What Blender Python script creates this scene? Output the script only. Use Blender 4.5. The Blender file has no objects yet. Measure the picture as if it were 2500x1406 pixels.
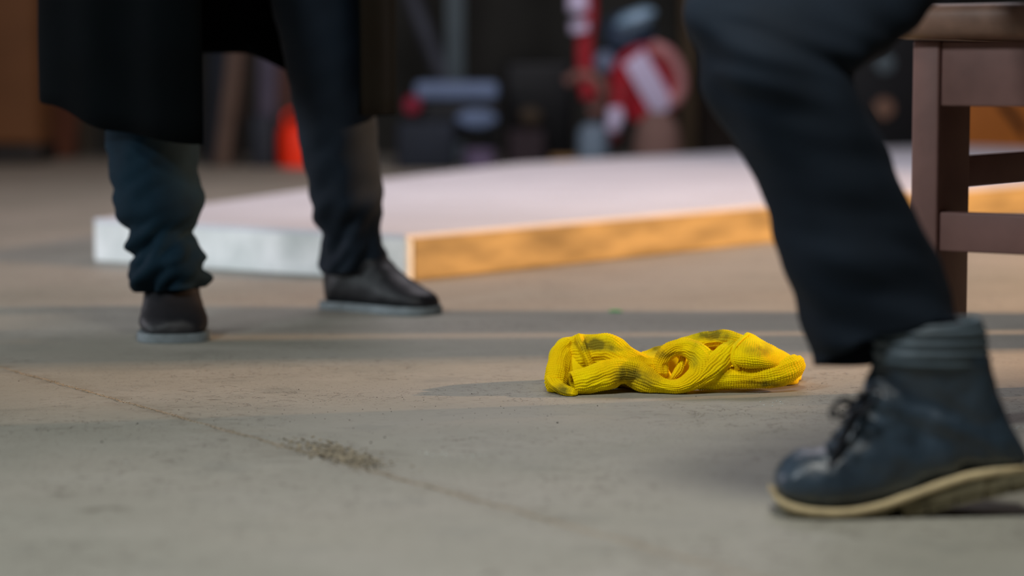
import bpy, bmesh, math, random
import numpy as np
from mathutils import Vector, Matrix, noise
random.seed(7); rng = np.random.default_rng(7)
sc = bpy.context.scene
COL = sc.collection
# ------------------------------------------------------------------ camera
F = 5900.0; H = 0.52; HOR = 170.0
TH = math.atan((703 - HOR) / F)
cam = bpy.data.cameras.new('camera'); camo = bpy.data.objects.new('camera', cam); COL.objects.link(camo)
camo.location = (0, 0, H); camo.rotation_euler = (math.pi / 2 - TH, 0, 0)
cam.sensor_width = 36; cam.lens = F / 2500 * 36; cam.clip_start = 0.05; cam.clip_end = 100
cam.dof.use_dof = True; cam.dof.focus_distance = 3.86; cam.dof.aperture_fstop = 1.9; cam.dof.aperture_blades = 9
sc.camera = camo
# ------------------------------------------------------------------ light and exposure
sc.view_settings.view_transform = 'Standard'; sc.view_settings.look = 'None'
sc.view_settings.gamma = 1; sc.view_settings.use_curve_mapping = False
sc.view_settings.exposure = 0.0
w = bpy.data.worlds.new('world'); sc.world = w; w.use_nodes = True
w.node_tree.nodes['Background'].inputs[0].default_value = (.5, .6, .8, 1)
w.node_tree.nodes['Background'].inputs[1].default_value = 0.05
def aim(o, t):
    o.rotation_euler = (Vector(t) - o.location).to_track_quat('-Z', 'Y').to_euler()
def area(name, loc, target, sx, sy, power, color):
    l = bpy.data.lights.new(name, 'AREA'); l.shape = 'RECTANGLE'; l.size = sx; l.size_y = sy
    l.energy = power; l.color = color
    o = bpy.data.objects.new(name, l); COL.objects.link(o); o.location = loc; aim(o, target); return o
area('front_daylight', (-1.9, 1.7, 2.5), (0.1, 3.8, 0), .45, .45, 49, (.86, .95, 1.0))
area('front_fill', (.2, 2.15, 2.4), (.35, 2.8, 0.0), .5, .5, 33, (1.0, .98, .90))
area('left_daylight', (-4.6, 6.2, 1.5), (-0.4, 6.6, 0.0), 1.4, 1.2, 48, (.95, .90, 1.0))
lw_ = area('platform_end_fill', (-3.8, 3.9, .85), (-.5, 6.4, .08), .5, .5, 11, (.84, .96, 1.0)); lw_.data.spread = math.radians(75)  # added low fill that brightens the platform's left face, no window there
ov = area('platform_top_fill', (0.4, 7.6, 4.0), (0.3, 7.4, 0), 0.5, .5, 2.5, (.93, .92, 1.0)); ov.data.spread = math.radians(52)  # added narrow overhead fill, put in to brighten the platform
area('far_overhead_fill', (0.5, 9.0, 4.2), (0.5, 9.5, 0), 3.0, 2.0, 135, (1.0, .93, 1.0))  # added overhead fill that lifts the far floor and platform
LAMP = (4.74, 5.0, 1.7)
sl = bpy.data.lights.new('work_lamp_light', 'SPOT'); sl.energy = 1550; sl.color = (1.0, .60, .34)
sl.spot_size = math.radians(74); sl.spot_blend = .35; sl.shadow_soft_size = .035
so = bpy.data.objects.new('work_lamp_light', sl); COL.objects.link(so); so.location = LAMP; aim(so, (0.0, 6.8, 0.1))
# ------------------------------------------------------------------ pixel helpers
FW = Vector((0, math.cos(TH), -math.sin(TH))); UPV = Vector((0, math.sin(TH), math.cos(TH)))
def ray(px, py): return FW * F + Vector((1, 0, 0)) * (px - 1250) + UPV * (703 - py)
def P(px, py, D):
    r = ray(px, py); return Vector((0, 0, H)) + r * (D / r.y)
def G(px, py, z=0.0):
    r = ray(px, py); return Vector((0, 0, H)) + r * ((z - H) / r.z)
# ------------------------------------------------------------------ materials
def lin(c):
    return tuple(((v / 255) / 12.92 if v / 255 <= .04045 else ((v / 255 + .055) / 1.055) ** 2.4) for v in c)
def mat(name, rgb, rough=.6, spec=.5, metal=0, nscale=0, namt=.25, bump=0, bscale=200, sheen=0, coat=0, stretch=None):
    m = bpy.data.materials.new(name); m.use_nodes = True; nt = m.node_tree; b = nt.nodes['Principled BSDF']
    c = lin(rgb)
    b.inputs['Base Color'].default_value = (*c, 1); b.inputs['Roughness'].default_value = rough
    b.inputs['Specular IOR Level'].default_value = spec; b.inputs['Metallic'].default_value = metal
    if sheen: b.inputs['Sheen Weight'].default_value = sheen; b.inputs['Sheen Roughness'].default_value = .5
    tc = nt.nodes.new('ShaderNodeTexCoord'); src = tc.outputs['Object']
    if stretch:
        mp = nt.nodes.new('ShaderNodeMapping'); mp.inputs['Scale'].default_value = stretch
        nt.links.new(src, mp.inputs[0]); src = mp.outputs[0]
    if nscale:
        n = nt.nodes.new('ShaderNodeTexNoise'); n.inputs['Scale'].default_value = nscale; n.inputs['Detail'].default_value = 5
        nt.links.new(src, n.inputs['Vector'])
        r = nt.nodes.new('ShaderNodeValToRGB'); r.color_ramp.elements[0].position = .3; r.color_ramp.elements[1].position = .7
        r.color_ramp.elements[0].color = (*[v * (1 - namt) for v in c], 1)
        r.color_ramp.elements[1].color = (*[min(1, v * (1 + namt)) for v in c], 1)
        nt.links.new(n.outputs[0], r.inputs[0]); nt.links.new(r.outputs[0], b.inputs['Base Color'])
    if bump:
        n2 = nt.nodes.new('ShaderNodeTexNoise'); n2.inputs['Scale'].default_value = bscale; n2.inputs['Detail'].default_value = 4
        nt.links.new(src, n2.inputs['Vector'])
        bp = nt.nodes.new('ShaderNodeBump'); bp.inputs['Strength'].default_value = bump; bp.inputs['Distance'].default_value = .002
        nt.links.new(n2.outputs[0], bp.inputs['Height']); nt.links.new(bp.outputs[0], b.inputs['Normal'])
    return m
M = {
 'trouser_navy': mat('navy_cloth', (12, 32, 44), .85, .12, nscale=12, namt=.25, bump=.5, bscale=500),
 'trouser_dark': mat('dark_navy_cloth', (16, 27, 39), .8, .22, nscale=10, namt=.2, bump=.5, bscale=500),
 'coat': mat('black_cloth', (4, 7, 9), .95, .05, nscale=8, namt=.2, bump=.4, bscale=400),
 'shoe': mat('black_leather', (24, 24, 28), .55, .4, nscale=20, namt=.25, bump=.3, bscale=60),
 'shoe_sole': mat('grey_rubber', (112, 120, 124), .7, .3, nscale=40, namt=.2),
 'leather': mat('worn_blue_grey_leather', (47, 61, 74), .38, .55, nscale=22, namt=.4, bump=.8, bscale=90),
 'collar': mat('ribbed_grey_leather', (74, 87, 96), .55, .4, nscale=30, namt=.2, bump=.4, bscale=150),
 'lace': mat('dark_lace', (34, 36, 42), .8, .2),
 'welt': mat('cream_welt', (205, 185, 145), .6, .3, nscale=60, namt=.12),
 'sole': mat('tan_rubber', (120, 112, 88), .75, .3, nscale=35, namt=.3, bump=.4, bscale=120),
 'sock': mat('burgundy_knit', (92, 12, 34), .9, .2, bump=.6, bscale=300),
 'skin': mat('skin', (190, 140, 115), .5, .4, nscale=30, namt=.08),
 'stool': mat('brown_painted_wood', (132, 97, 90), .5, .4, nscale=9, namt=.22, bump=.3, bscale=40),
 'stool_seat': mat('worn_brown_wood', (142, 108, 90), .5, .4, nscale=14, namt=.35, bump=.3, bscale=40),
 'gold': mat('warm_wood', (168, 146, 100), .6, .3, nscale=4, namt=.35, bump=.2, bscale=30, stretch=(1, 1, 5)),
 'whiteply': mat('whitewashed_board', (212, 212, 220), .55, .4, nscale=3, namt=.06, bump=.15, bscale=30),
 'whiteside': mat('rough_white_paint', (236, 242, 240), .7, .3, nscale=7, namt=.3, bump=.5, bscale=25),
 'wall': mat('dark_wall', (66, 66, 62), .9, .2, nscale=1.5, namt=.35),
 'wall2': mat('side_wall', (70, 68, 66), .9, .2, nscale=1.5, namt=.2),
 'ochre': mat('ochre_panel', (88, 62, 40), .7, .3, nscale=2, namt=.15),
 'black': mat('black_plastic', (16, 18, 22), .5, .4, nscale=5, namt=.2),
 'darkblue': mat('dark_blue_plastic', (32, 42, 56), .6, .3, nscale=4, namt=.25),
 'bluegrey': mat('blue_grey_paint', (118, 138, 172), .5, .4, nscale=6, namt=.1),
 'steel': mat('dull_steel', (92, 106, 112), .5, .5, metal=.2, nscale=6, namt=.12),
 'paleblue': mat('pale_blue_paint', (150, 185, 210), .4, .5, nscale=6, namt=.1),
 'white': mat('white_plastic', (225, 215, 245), .5, .4, nscale=6, namt=.06),
 'red': mat('red_paint', (172, 30, 44), .45, .5, nscale=6, namt=.1),
 'orange': mat('orange_red_plastic', (255, 52, 12), .5, .4, nscale=6, namt=.05),
 'brown': mat('brown_cardboard', (132, 104, 96), .8, .2, nscale=6, namt=.2),
 'plank': mat('grey_brown_plank', (84, 74, 70), .8, .2, nscale=6, namt=.2),
 'plank2': mat('lavender_grey_board', (84, 84, 104), .8, .2, nscale=6, namt=.2),
 'orangewood': mat('orange_wood', (190, 112, 44), .7, .3, nscale=3, namt=.2),
 'crumb': mat('dirt_crumb', (142, 132, 114), .95, .1, nscale=50, namt=.4),
 'darkcrumb': mat('dark_grit', (56, 50, 44), .95, .1, nscale=50, namt=.4),
 'palecrumb': mat('pale_chip', (200, 205, 200), .7, .3),
 'green': mat('green_tape', (40, 190, 90), .6, .3),
}
# knit wool
def knit_mat():
    m = bpy.data.materials.new('yellow_knit_wool'); m.use_nodes = True; nt = m.node_tree; N = nt.nodes; L = nt.links
    b = N['Principled BSDF']; b.inputs['Roughness'].default_value = .85; b.inputs['Specular IOR Level'].default_value = .12
    tc = N.new('ShaderNodeTexCoord'); geo = N.new('ShaderNodeNewGeometry')
    n = N.new('ShaderNodeTexNoise'); n.inputs['Scale'].default_value = 14; n.inputs['Detail'].default_value = 4
    L.new(geo.outputs['Position'], n.inputs['Vector'])
    r = N.new('ShaderNodeValToRGB'); e = r.color_ramp.elements
    e[0].position = .3; e[0].color = (*lin((244, 198, 0)), 1); e[1].position = .65; e[1].color = (*lin((255, 230, 0)), 1)
    L.new(n.outputs[0], r.inputs[0])
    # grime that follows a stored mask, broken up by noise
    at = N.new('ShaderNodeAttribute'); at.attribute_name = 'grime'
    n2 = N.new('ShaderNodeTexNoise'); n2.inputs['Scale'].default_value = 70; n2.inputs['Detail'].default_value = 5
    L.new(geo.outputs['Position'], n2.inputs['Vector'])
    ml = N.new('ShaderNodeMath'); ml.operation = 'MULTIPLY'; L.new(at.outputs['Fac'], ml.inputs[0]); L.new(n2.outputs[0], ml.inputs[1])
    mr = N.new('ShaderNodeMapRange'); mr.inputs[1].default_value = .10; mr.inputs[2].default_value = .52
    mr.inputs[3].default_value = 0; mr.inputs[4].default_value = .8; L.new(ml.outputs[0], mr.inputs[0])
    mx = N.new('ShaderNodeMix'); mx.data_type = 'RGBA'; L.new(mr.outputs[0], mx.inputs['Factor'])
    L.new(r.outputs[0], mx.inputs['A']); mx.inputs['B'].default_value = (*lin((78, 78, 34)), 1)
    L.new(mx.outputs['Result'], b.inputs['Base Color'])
    n3 = N.new('ShaderNodeTexNoise'); n3.inputs['Scale'].default_value = 900; L.new(geo.outputs['Position'], n3.inputs['Vector'])
    bp = N.new('ShaderNodeBump'); bp.inputs['Strength'].default_value = .35; bp.inputs['Distance'].default_value = .0008
    L.new(n3.outputs[0], bp.inputs['Height']); L.new(bp.outputs[0], b.inputs['Normal'])
    return m
# floor
def floor_mat():
    m = bpy.data.materials.new('grey_painted_floor'); m.use_nodes = True; nt = m.node_tree; N = nt.nodes; L = nt.links
    b = N['Principled BSDF']; b.inputs['Specular IOR Level'].default_value = .35
    tc = N.new('ShaderNodeTexCoord')
    def noise_n(scale, detail, stretch=(1, 1, 1), rough=.5):
        mp = N.new('ShaderNodeMapping'); mp.inputs['Scale'].default_value = stretch; L.new(tc.outputs['Object'], mp.inputs[0])
        n = N.new('ShaderNodeTexNoise'); n.inputs['Scale'].default_value = scale; n.inputs['Detail'].default_value = detail
        n.inputs['Roughness'].default_value = rough; L.new(mp.outputs[0], n.inputs['Vector']); return n.outputs[0]
    def rng_(src, a, b_, c, d):
        r = N.new('ShaderNodeMapRange'); r.inputs[1].default_value = a; r.inputs[2].default_value = b_
        r.inputs[3].default_value = c; r.inputs[4].default_value = d; L.new(src, r.inputs[0]); return r.outputs[0]
    def mixc(f, A, B):
        x = N.new('ShaderNodeMix'); x.data_type = 'RGBA'
        if isinstance(f, float): x.inputs['Factor'].default_value = f
        else: L.new(f, x.inputs['Factor'])
        for k, v in (('A', A), ('B', B)):
            if isinstance(v, tuple): x.inputs[k].default_value = (*lin(v), 1)
            else: L.new(v, x.inputs[k])
        return x.outputs['Result']
    def math_(op, a, c=None):
        x = N.new('ShaderNodeMath'); x.operation = op
        for i, v in enumerate((a, c)):
            if v is None: continue
            if isinstance(v, (int, float)): x.inputs[i].default_value = v
            else: L.new(v, x.inputs[i])
        return x.outputs[0]
    c = mixc(rng_(noise_n(1.3, 5), .35, .65, 0, 1), (143, 141, 130), (156, 151, 140))
    c = mixc(rng_(noise_n(4, 6, (1, 1.6, 1), .6), .5, .68, 0, .5), c, (160, 156, 146))
    c = mixc(rng_(noise_n(6, 6, (1, 1.3, 1), .65), .56, .7, 0, .45), c, (122, 122, 114))
    c = mixc(rng_(noise_n(60, 6, (1, 1, 1), .7), .56, .72, 0, .6), c, (112, 106, 94))
    c = mixc(math_('MULTIPLY', rng_(noise_n(190, 3, (1, .6, 1), .6), .60, .68, 0, .8), rng_(noise_n(2.4, 3), .42, .6, 0, 1)), c, (88, 80, 70))
    c = mixc(math_('MULTIPLY', rng_(noise_n(150, 3, (.5, 1, 1), .6), .62, .7, 0, .6), rng_(noise_n(3.1, 3), .45, .6, 0, 1)), c, (184, 182, 174))
    # fine curved scratches / hairline cracks in patches
    vo = N.new('ShaderNodeTexVoronoi'); vo.feature = 'DISTANCE_TO_EDGE'; vo.inputs['Scale'].default_value = 38
    dist = N.new('ShaderNodeTexNoise'); dist.inputs['Scale'].default_value = 9; dist.inputs['Detail'].default_value = 6; L.new(tc.outputs['Object'], dist.inputs['Vector'])
    va = N.new('ShaderNodeVectorMath'); va.operation = 'MULTIPLY_ADD'; L.new(dist.outputs['Color'], va.inputs[0])
    va.inputs[1].default_value = (.22, .22, 0); L.new(tc.outputs['Object'], va.inputs[2]); L.new(va.outputs[0], vo.inputs['Vector'])
    line = rng_(vo.outputs['Distance'], 0.0, .05, 1, 0)
    mask = math_('MULTIPLY', rng_(noise_n(3.2, 4), .44, .56, 0, 1), rng_(noise_n(30, 4), .46, .56, 0, 1))
    cr = math_('MULTIPLY', line, mask)
    c = mixc(math_('MULTIPLY', cr, .7), c, (92, 84, 74))
    # filled joint running across the floor
    p0, p1 = G(30, 905), G(1385, 1282)
    d = (p1 - p0).normalized(); nx, ny = -d.y, d.x
    sep = N.new('ShaderNodeSeparateXYZ'); L.new(tc.outputs['Object'], sep.inputs[0])
    dd = math_('ADD', math_('MULTIPLY', math_('SUBTRACT', sep.outputs[0], p0.x), nx), math_('MULTIPLY', math_('SUBTRACT', sep.outputs[1], p0.y), ny))
    wob = math_('MULTIPLY', math_('SUBTRACT', noise_n(14, 4), .5), .022)
    ad = math_('ABSOLUTE', math_('ADD', dd, wob))
    seam = rng_(ad, .0015, .0045, 1, 0)
    halo = math_('MULTIPLY', rng_(ad, .0, .05, .55, 0), rng_(noise_n(25, 5), .42, .62, 0, 1))
    c = mixc(halo, c, (122, 114, 100)); c = mixc(math_('MULTIPLY', seam, .85), c, (158, 142, 120))
    dk = math_('MULTIPLY', rng_(math_('ABSOLUTE', math_('ADD', math_('ADD', dd, wob), .005)), .0, .003, .8, 0), rng_(noise_n(22, 3), .45, .6, 0, 1))
    c = mixc(dk, c, (84, 74, 64))
    # smudges
    for (px, py, rx, ry, k) in ((260, 1245, .045, .03, .6), (900, 1120, .07, .10, .55), (800, 1090, .05, .06, .5), (730, 1110, .1, .1, .35)):
        q = G(px, py)
        ex = math_('DIVIDE', math_('SUBTRACT', sep.outputs[0], q.x), rx); ey = math_('DIVIDE', math_('SUBTRACT', sep.outputs[1], q.y), ry)
        rr = math_('ADD', math_('MULTIPLY', ex, ex), math_('MULTIPLY', ey, ey))
        f = math_('MULTIPLY', rng_(rr, 0, 1, k, 0), rng_(noise_n(35, 5), .4, .6, 0, 1)); c = mixc(f, c, (96, 90, 78))
    L.new(c, b.inputs['Base Color'])
    L.new(rng_(noise_n(5, 5), .3, .7, .5, .68), b.inputs['Roughness'])
    hgt = math_('ADD', math_('MULTIPLY', noise_n(45, 6, (1, 1, 1), .65), .5), math_('MULTIPLY', noise_n(7, 4), .8))
    hgt = math_('SUBTRACT', hgt, math_('MULTIPLY', cr, .5)); hgt = math_('ADD', hgt, math_('MULTIPLY', seam, .8))
    bp = N.new('ShaderNodeBump'); bp.inputs['Strength'].default_value = .45; bp.inputs['Distance'].default_value = .003
    L.new(hgt, bp.inputs['Height']); L.new(bp.outputs[0], b.inputs['Normal'])
    return m
# ------------------------------------------------------------------ object helpers
def tag(o, label=None, cat=None, group=None, kind=None):
    for k, v in (('label', label), ('category', cat), ('group', group), ('kind', kind)):
        if v: o[k] = v
    return o
def empty(name, loc, rz=0):
    o = bpy.data.objects.new(name, None); COL.objects.link(o); o.location = loc; o.rotation_euler.z = rz; o.empty_display_size = .05
    return o
def link(name, me, m, parent=None, smooth=True):
    o = bpy.data.objects.new(name, me); COL.objects.link(o); me.materials.append(m)
    if smooth: me.polygons.foreach_set('use_smooth', [True] * len(me.polygons))
    if parent is not None:
        o.parent = parent
        pm = Matrix.Translation(parent.location) @ parent.rotation_euler.to_matrix().to_4x4() if parent.parent is None else None
        if parent.parent is not None:
            pm = Matrix.Translation(parent.parent.location) @ parent.parent.rotation_euler.to_matrix().to_4x4()
        if not o.get('local'): me.transform(pm.inverted())
    return o
def pydata(name, verts, faces, m, parent=None, smooth=True):
    me = bpy.data.meshes.new(name); me.from_pydata([tuple(v) for v in verts], [], faces); me.update()
    return link(name, me, m, parent, smooth)
def autosmooth(o, deg=40):
    me = o.data; bm = bmesh.new(); bm.from_mesh(me)
    for e in bm.edges:
        if len(e.link_faces) == 2 and e.calc_face_angle(0) > math.radians(deg): e.smooth = False
    bm.to_mesh(me); bm.free()
def catmull(pts, n):
    """n samples between each pair of rows of an (k, ...) array, Catmull-Rom"""
    pts = np.asarray(pts, float); k = len(pts); out = []
    for i in range(k - 1):
        p0 = pts[i - 1] if i > 0 else 2 * pts[0] - pts[1]
        p1, p2 = pts[i], pts[i + 1]
        p3 = pts[i + 2] if i + 2 < k else 2 * pts[-1] - pts[-2]
        for j in range(n):
            t = j / n
            out.append(.5 * ((2 * p1) + (-p0 + p2) * t + (2 * p0 - 5 * p1 + 4 * p2 - p3) * t * t + (-p0 + 3 * p1 - 3 * p2 + p3) * t ** 3))
    out.append(pts[-1]); return np.array(out)
def grid_mesh(name, A, closed_u=False, cap=False):
    """A: (rows, cols, 3)"""
    r, c, _ = A.shape; verts = A.reshape(-1, 3)
    cc = c if closed_u else c - 1
    i = np.arange(r - 1)[:, None]; j = np.arange(cc)[None, :]
    j2 = (j + 1) % c
    f = np.stack([i * c + j, i * c + j2, (i + 1) * c + j2, (i + 1) * c + j], -1).reshape(-1, 4)
    faces = f.tolist()
    if cap: faces.append(list(range(c))[::-1]); faces.append([(r - 1) * c + q for q in range(c)])
    me = bpy.data.meshes.new(name); me.from_pydata(verts.tolist(), [], faces); me.update(); return me
def fan_loft(name, st, D, m, parent, n=48, sub=5, ex=1.0, cap=True, wr=None, solid=0, hem=None, kb=0.0):
    """stations (A_px, A_py, B_px, B_py, half_depth[, D]) : rings spanned between two outline points and the depth axis"""
    rows = []
    for s in st:
        d = s[5] if len(s) > 5 else D
        A, B = P(s[0], s[1], d), P(s[2], s[3], d)
        rows.append([*A, *B, s[4]])
    rows = catmull(rows, sub); R = []
    for i, q in enumerate(rows):
        A, B, hw = q[:3], q[3:6], q[6]
        C = (A + B) / 2; a = (A - B) / 2; ring = []
        for k in range(n):
            ph = 2 * math.pi * k / n; c_, s_ = math.cos(ph), math.sin(ph)
            cc = math.copysign(abs(c_) ** ex, c_); ss = math.copysign(abs(s_) ** ex, s_)
            p = C + a * cc + np.array([0, hw * ss * (1 - kb * c_), 0])
            if wr:
                rad = p - C; L_ = np.linalg.norm(rad) + 1e-9
                p = p + rad / L_ * wr(i / (len(rows) - 1), ph, p)
            if hem: p = hem(i / (len(rows) - 1), ph, p)
            ring.append(p)
        R.append(ring)
    me = grid_mesh(name, np.array(R), True, cap)
    bm = bmesh.new(); bm.from_mesh(me); bmesh.ops.recalc_face_normals(bm, faces=bm.faces); bm.to_mesh(me); bm.free()
    o = link(name, me, m, parent)
    if solid:
        md = o.modifiers.new('solid', 'SOLIDIFY'); md.thickness = solid; md.offset = 1
    return o
def add_box(bm, c, s, R=None, bev=0.0):
    r = bmesh.ops.create_cube(bm, size=1); vs = r['verts']
    bmesh.ops.scale(bm, vec=s, verts=vs)
    if bev:
        es = list({e for v in vs for e in v.link_edges})
        r2 = bmesh.ops.bevel(bm, geom=es, offset=bev, segments=3, profile=.5, affect='EDGES'); vs = list({v for f in r2['faces'] for v in f.verts} | {v for v in vs if v.is_valid})
    if R is not None: bmesh.ops.transform(bm, matrix=R, verts=vs)
    bmesh.ops.translate(bm, vec=c, verts=vs); return vs
def boxes(name, lst, m, parent=None, R=None, bev=.003):
    bm = bmesh.new()
    for c, s in lst: add_box(bm, c, s, R, bev)
    me = bpy.data.meshes.new(name); bm.to_mesh(me); bm.free(); o = link(name, me, m, parent); autosmooth(o, 30); return o
def tube(name, pts, rad, m, parent=None, n=12, sub=6, cap=True, squash=1.0):
    pts = np.array([list(p) for p in pts], float); rr = np.array(rad if hasattr(rad, '__len__') else [rad] * len(pts), float)
    q = catmull(np.c_[pts, rr], sub); c = q[:, :3]; r = q[:, 3]
    T = np.gradient(c, axis=0); T /= np.linalg.norm(T, axis=1)[:, None] + 1e-12
    ref = np.array([0, 0, 1.]) if abs(T[0][2]) < .8 else np.array([0, 1., 0]); R = []
    u = ref - T[0] * ref.dot(T[0]); u /= np.linalg.norm(u)
    for i in range(len(c)):
        u = u - T[i] * u.dot(T[i]); u /= np.linalg.norm(u); v = np.cross(T[i], u)
        R.append([c[i] + r[i] * (u * math.cos(2 * math.pi * k / n) * squash + v * math.sin(2 * math.pi * k / n)) for k in range(n)])
    me = grid_mesh(name, np.array(R), True, cap); o = link(name, me, m, parent); autosmooth(o, 60); return o
def lathe(name, prof, loc, m, parent=None, n=40, axis='Z', R=None):
    A = np.array([[[r * math.cos(2 * math.pi * k / n), r * math.sin(2 * math.pi * k / n), z] for k in range(n)] for r, z in prof])
    me = grid_mesh(name, A, True, True)
    if R is not None: me.transform(R)
    me.transform(Matrix.Translation(loc)); o = link(name, me, m, parent); autosmooth(o, 35); return o
# ------------------------------------------------------------------ room
fm = floor_mat()
o = pydata('floor', [(-6, -3, 0), (6, -3, 0), (6, 15.2, 0), (-6, 15.2, 0)], [(0, 1, 2, 3)], fm, smooth=False); tag(o, kind='structure')
BW = 14.9
def wallbox(name, c, s, m): tag(boxes(name, [(c, s)], m, bev=.002), kind='structure')
wallbox('wall_back', (0, BW + .1, 2.25), (12.2, .2, 4.5), M['wall'])
wallbox('wall_left', (-6.1, 6, 2.25), (.2, 18.2, 4.5), M['wall2'])
wallbox('wall_right', (6.1, 6, 2.25), (.2, 18.2, 4.5), M['wall2'])
wallbox('wall_front', (0, -3.1, 2.25), (12.2, .2, 4.5), M['wall2'])
wallbox('ceiling', (0, 6, 4.6), (12.4, 18.4, .2), M['wall2'])
# ------------------------------------------------------------------ low platform
TZ = .116
c0 = G(1010, 686); c0.z = 0
cl = G(248, 636); cl.z = 0
dr = (G(1880, 592) - c0); dr.z = 0; dr.normalize()
dl = (cl - c0); WL = dl.length; dl.normalize()
plat = empty('low_platform', (c0.x, c0.y, 0)); tag(plat, 'low platform with whitewashed board top and golden wooden front edge, behind the standing person', 'platform')
LR = 6.5
def prism(name, pts, z0, z1, m, parent, bev=.004):
    bm = bmesh.new(); vs = [bm.verts.new((p.x, p.y, z0)) for p in pts]; f = bm.faces.new(vs)
    r = bmesh.ops.extrude_face_region(bm, geom=[f]); nv = [g for g in r['geom'] if isinstance(g, bmesh.types.BMVert)]
    bmesh.ops.translate(bm, vec=(0, 0, z1 - z0), verts=nv); bmesh.ops.recalc_face_normals(bm, faces=bm.faces)
    if bev: bmesh.ops.bevel(bm, geom=list(bm.edges), offset=bev, segments=2, affect='EDGES')
    me = bpy.data.meshes.new(name); bm.to_mesh(me); bm.free(); o = link(name, me, m, parent); autosmooth(o, 30); return o
q0, q1, q2, q3 = c0, c0 + dr * LR, c0 + dr * LR + dl * WL, c0 + dl * WL
T = .03
prism('side_board', [q0 + dl * .0 , q1, q1 + dl * T, q0 + dl * T], .001, TZ - .012, M['gold'], plat)
prism('end_board', [q0 - dr * .028 - dl*.002, q0 - dr * .001- dl*.002, q3 - dr * .001, q3 - dr * .028], .001, TZ - .0125, M['whiteside'], plat)
def V2(x, y): return Vector((x, y, 0))
rim = [V2(2.35, 12.9), V2(1.12, 12.0), V2(.02, 10.45), V2(-.46, 9.0)]
prism('platform_base', [q0 + dl * (T + .002) + dr * .002, q1 + dl * (T + .002) - dr * .02] + [p + V2(.03, -.02) for p in rim] + [q3 + dr * .003 - dl * .01], .001, TZ - .0125, M['whiteside'], plat, .002)
prism('platform_top', [q0 - dr * .03, q1] + rim + [q3 - dr * .03], TZ - .012, TZ, M['whiteply'], plat)
# ------------------------------------------------------------------ stool
SD = 3.46
s0 = P(2222, 500, SD); s0.z = 0
al = math.radians(35)
stool = empty('wooden_stool', (s0.x, s0.y, 0), -al)
tag(stool, 'brown painted wooden stool carrying the seated person, right of the yellow knit', 'stool')
def sbox(name, u0, u1, v0, v1, z0, z1, m, bev=.003):
    me_o = boxes(name, [(((u0 + u1) / 2, (v0 + v1) / 2, (z0 + z1) / 2), (u1 - u0, v1 - v0, z1 - z0))], m, None, None, bev)
    me_o.parent = stool; return me_o
LU, LV = .46, .62; a1, a2 = .042, .11
zA0, zA1 = .4685, .561
for (u, v) in ((0, 0), (LU - a1, 0), (0, LV - a2), (LU - a1, LV - a2)):
    sbox('leg', u, u + a1, v, v + a2, 0, zA1, M['stool'], .004)
sbox('apron', a1 + .001, LU - a1 - .001, .004, .03, zA0, zA1 - .001, M['stool'])
sbox('apron', a1 + .001, LU - a1 - .001, LV - .03, LV - .004, zA0, zA1 - .001, M['stool'])
sbox('apron', .004, .03, a2 + .001, LV - a2 - .001, zA0, zA1 - .001, M['stool'])
sbox('apron', LU - .03, LU - .004, a2 + .001, LV - a2 - .001, zA0, zA1 - .001, M['stool'])
sbox('stretcher', a1 + .001, LU - a1 - .001, .006, .036, .262, .318, M['stool'])
sbox('stretcher', a1 + .001, LU - a1 - .001, LV - .036, LV - .006, .262, .318, M['stool'])
sbox('stretcher', .008, .038, a2 + .001, LV - a2 - .001, .349, .395, M['stool'])
sbox('stretcher', LU - .038, LU - .008, a2 + .001, LV - a2 - .001, .349, .395, M['stool'])
sbox('seat', -.034, LU + .03, -.03, LV + .03, zA1 + .002, .612, M['stool_seat'], .018)
# ------------------------------------------------------------------ yellow knit garment
def field(pts):
    return np.asarray(pts, float)
def knit_patch(ctrl, nr, nc, dir_='u', amp=.0021, pu=.0040, pv=.0031, closed=False, thick=.0035):
    """ctrl (r,c,3) control grid -> dense displaced grid, returns verts (R,C,3)"""
    A = catmull(ctrl, nr); A = np.swapaxes(catmull(np.swapaxes(A, 0, 1), nc), 0, 1)
    du = np.linalg.norm(np.diff(A, axis=1), axis=2); dv = np.linalg.norm(np.diff(A, axis=0), axis=2)
    U = np.concatenate([np.zeros((A.shape[0], 1)), np.cumsum(du, 1)], 1).mean(0)[None, :] * np.ones((A.shape[0], 1))
    V = np.concatenate([np.zeros((1, A.shape[1])), np.cumsum(dv, 0)], 0)
    V = V.mean(1)[:, None] * np.ones((1, A.shape[1]))
    gu = np.gradient(A, axis=1); gv = np.gradient(A, axis=0)
    if closed: pass
    Nn = np.cross(gu, gv); Nn /= np.linalg.norm(Nn, axis=2)[..., None] + 1e-12
    a, b = (U, V) if dir_ == 'u' else (V, U)
    jx = np.sin(a * 310 + np.sin(b * 170) * 2) * .00045 + np.sin(a * 97 + b * 61) * .0006; jy = np.sin(b * 290 + np.sin(a * 190) * 2) * .0004
    a = a + jy; b = b + jx
    # a runs along the ribs, b across them
    rib = np.abs(np.cos(math.pi * b / pu)); leg = np.abs(np.sin(math.pi * (a / pv + .5 * np.abs(((b / pu) % 1) - .5))))
    h = amp * (rib ** .8 * (.35 + .65 * leg) - .5)
    return A, Nn, h
GV, GF, GG = [], [], []
def push(A, closed=False, grime=None):
    off = sum(len(v) for v in GV); r, c, _ = A.shape
    cc = c if closed else c - 1
    i = np.arange(r - 1)[:, None]; j = np.arange(cc)[None, :]; j2 = (j + 1) % c
    f = np.stack([i * c + j, i * c + j2, (i + 1) * c + j2, (i + 1) * c + j], -1).reshape(-1, 4) + off
    GV.append(A.reshape(-1, 3)); GF.append(f)
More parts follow.
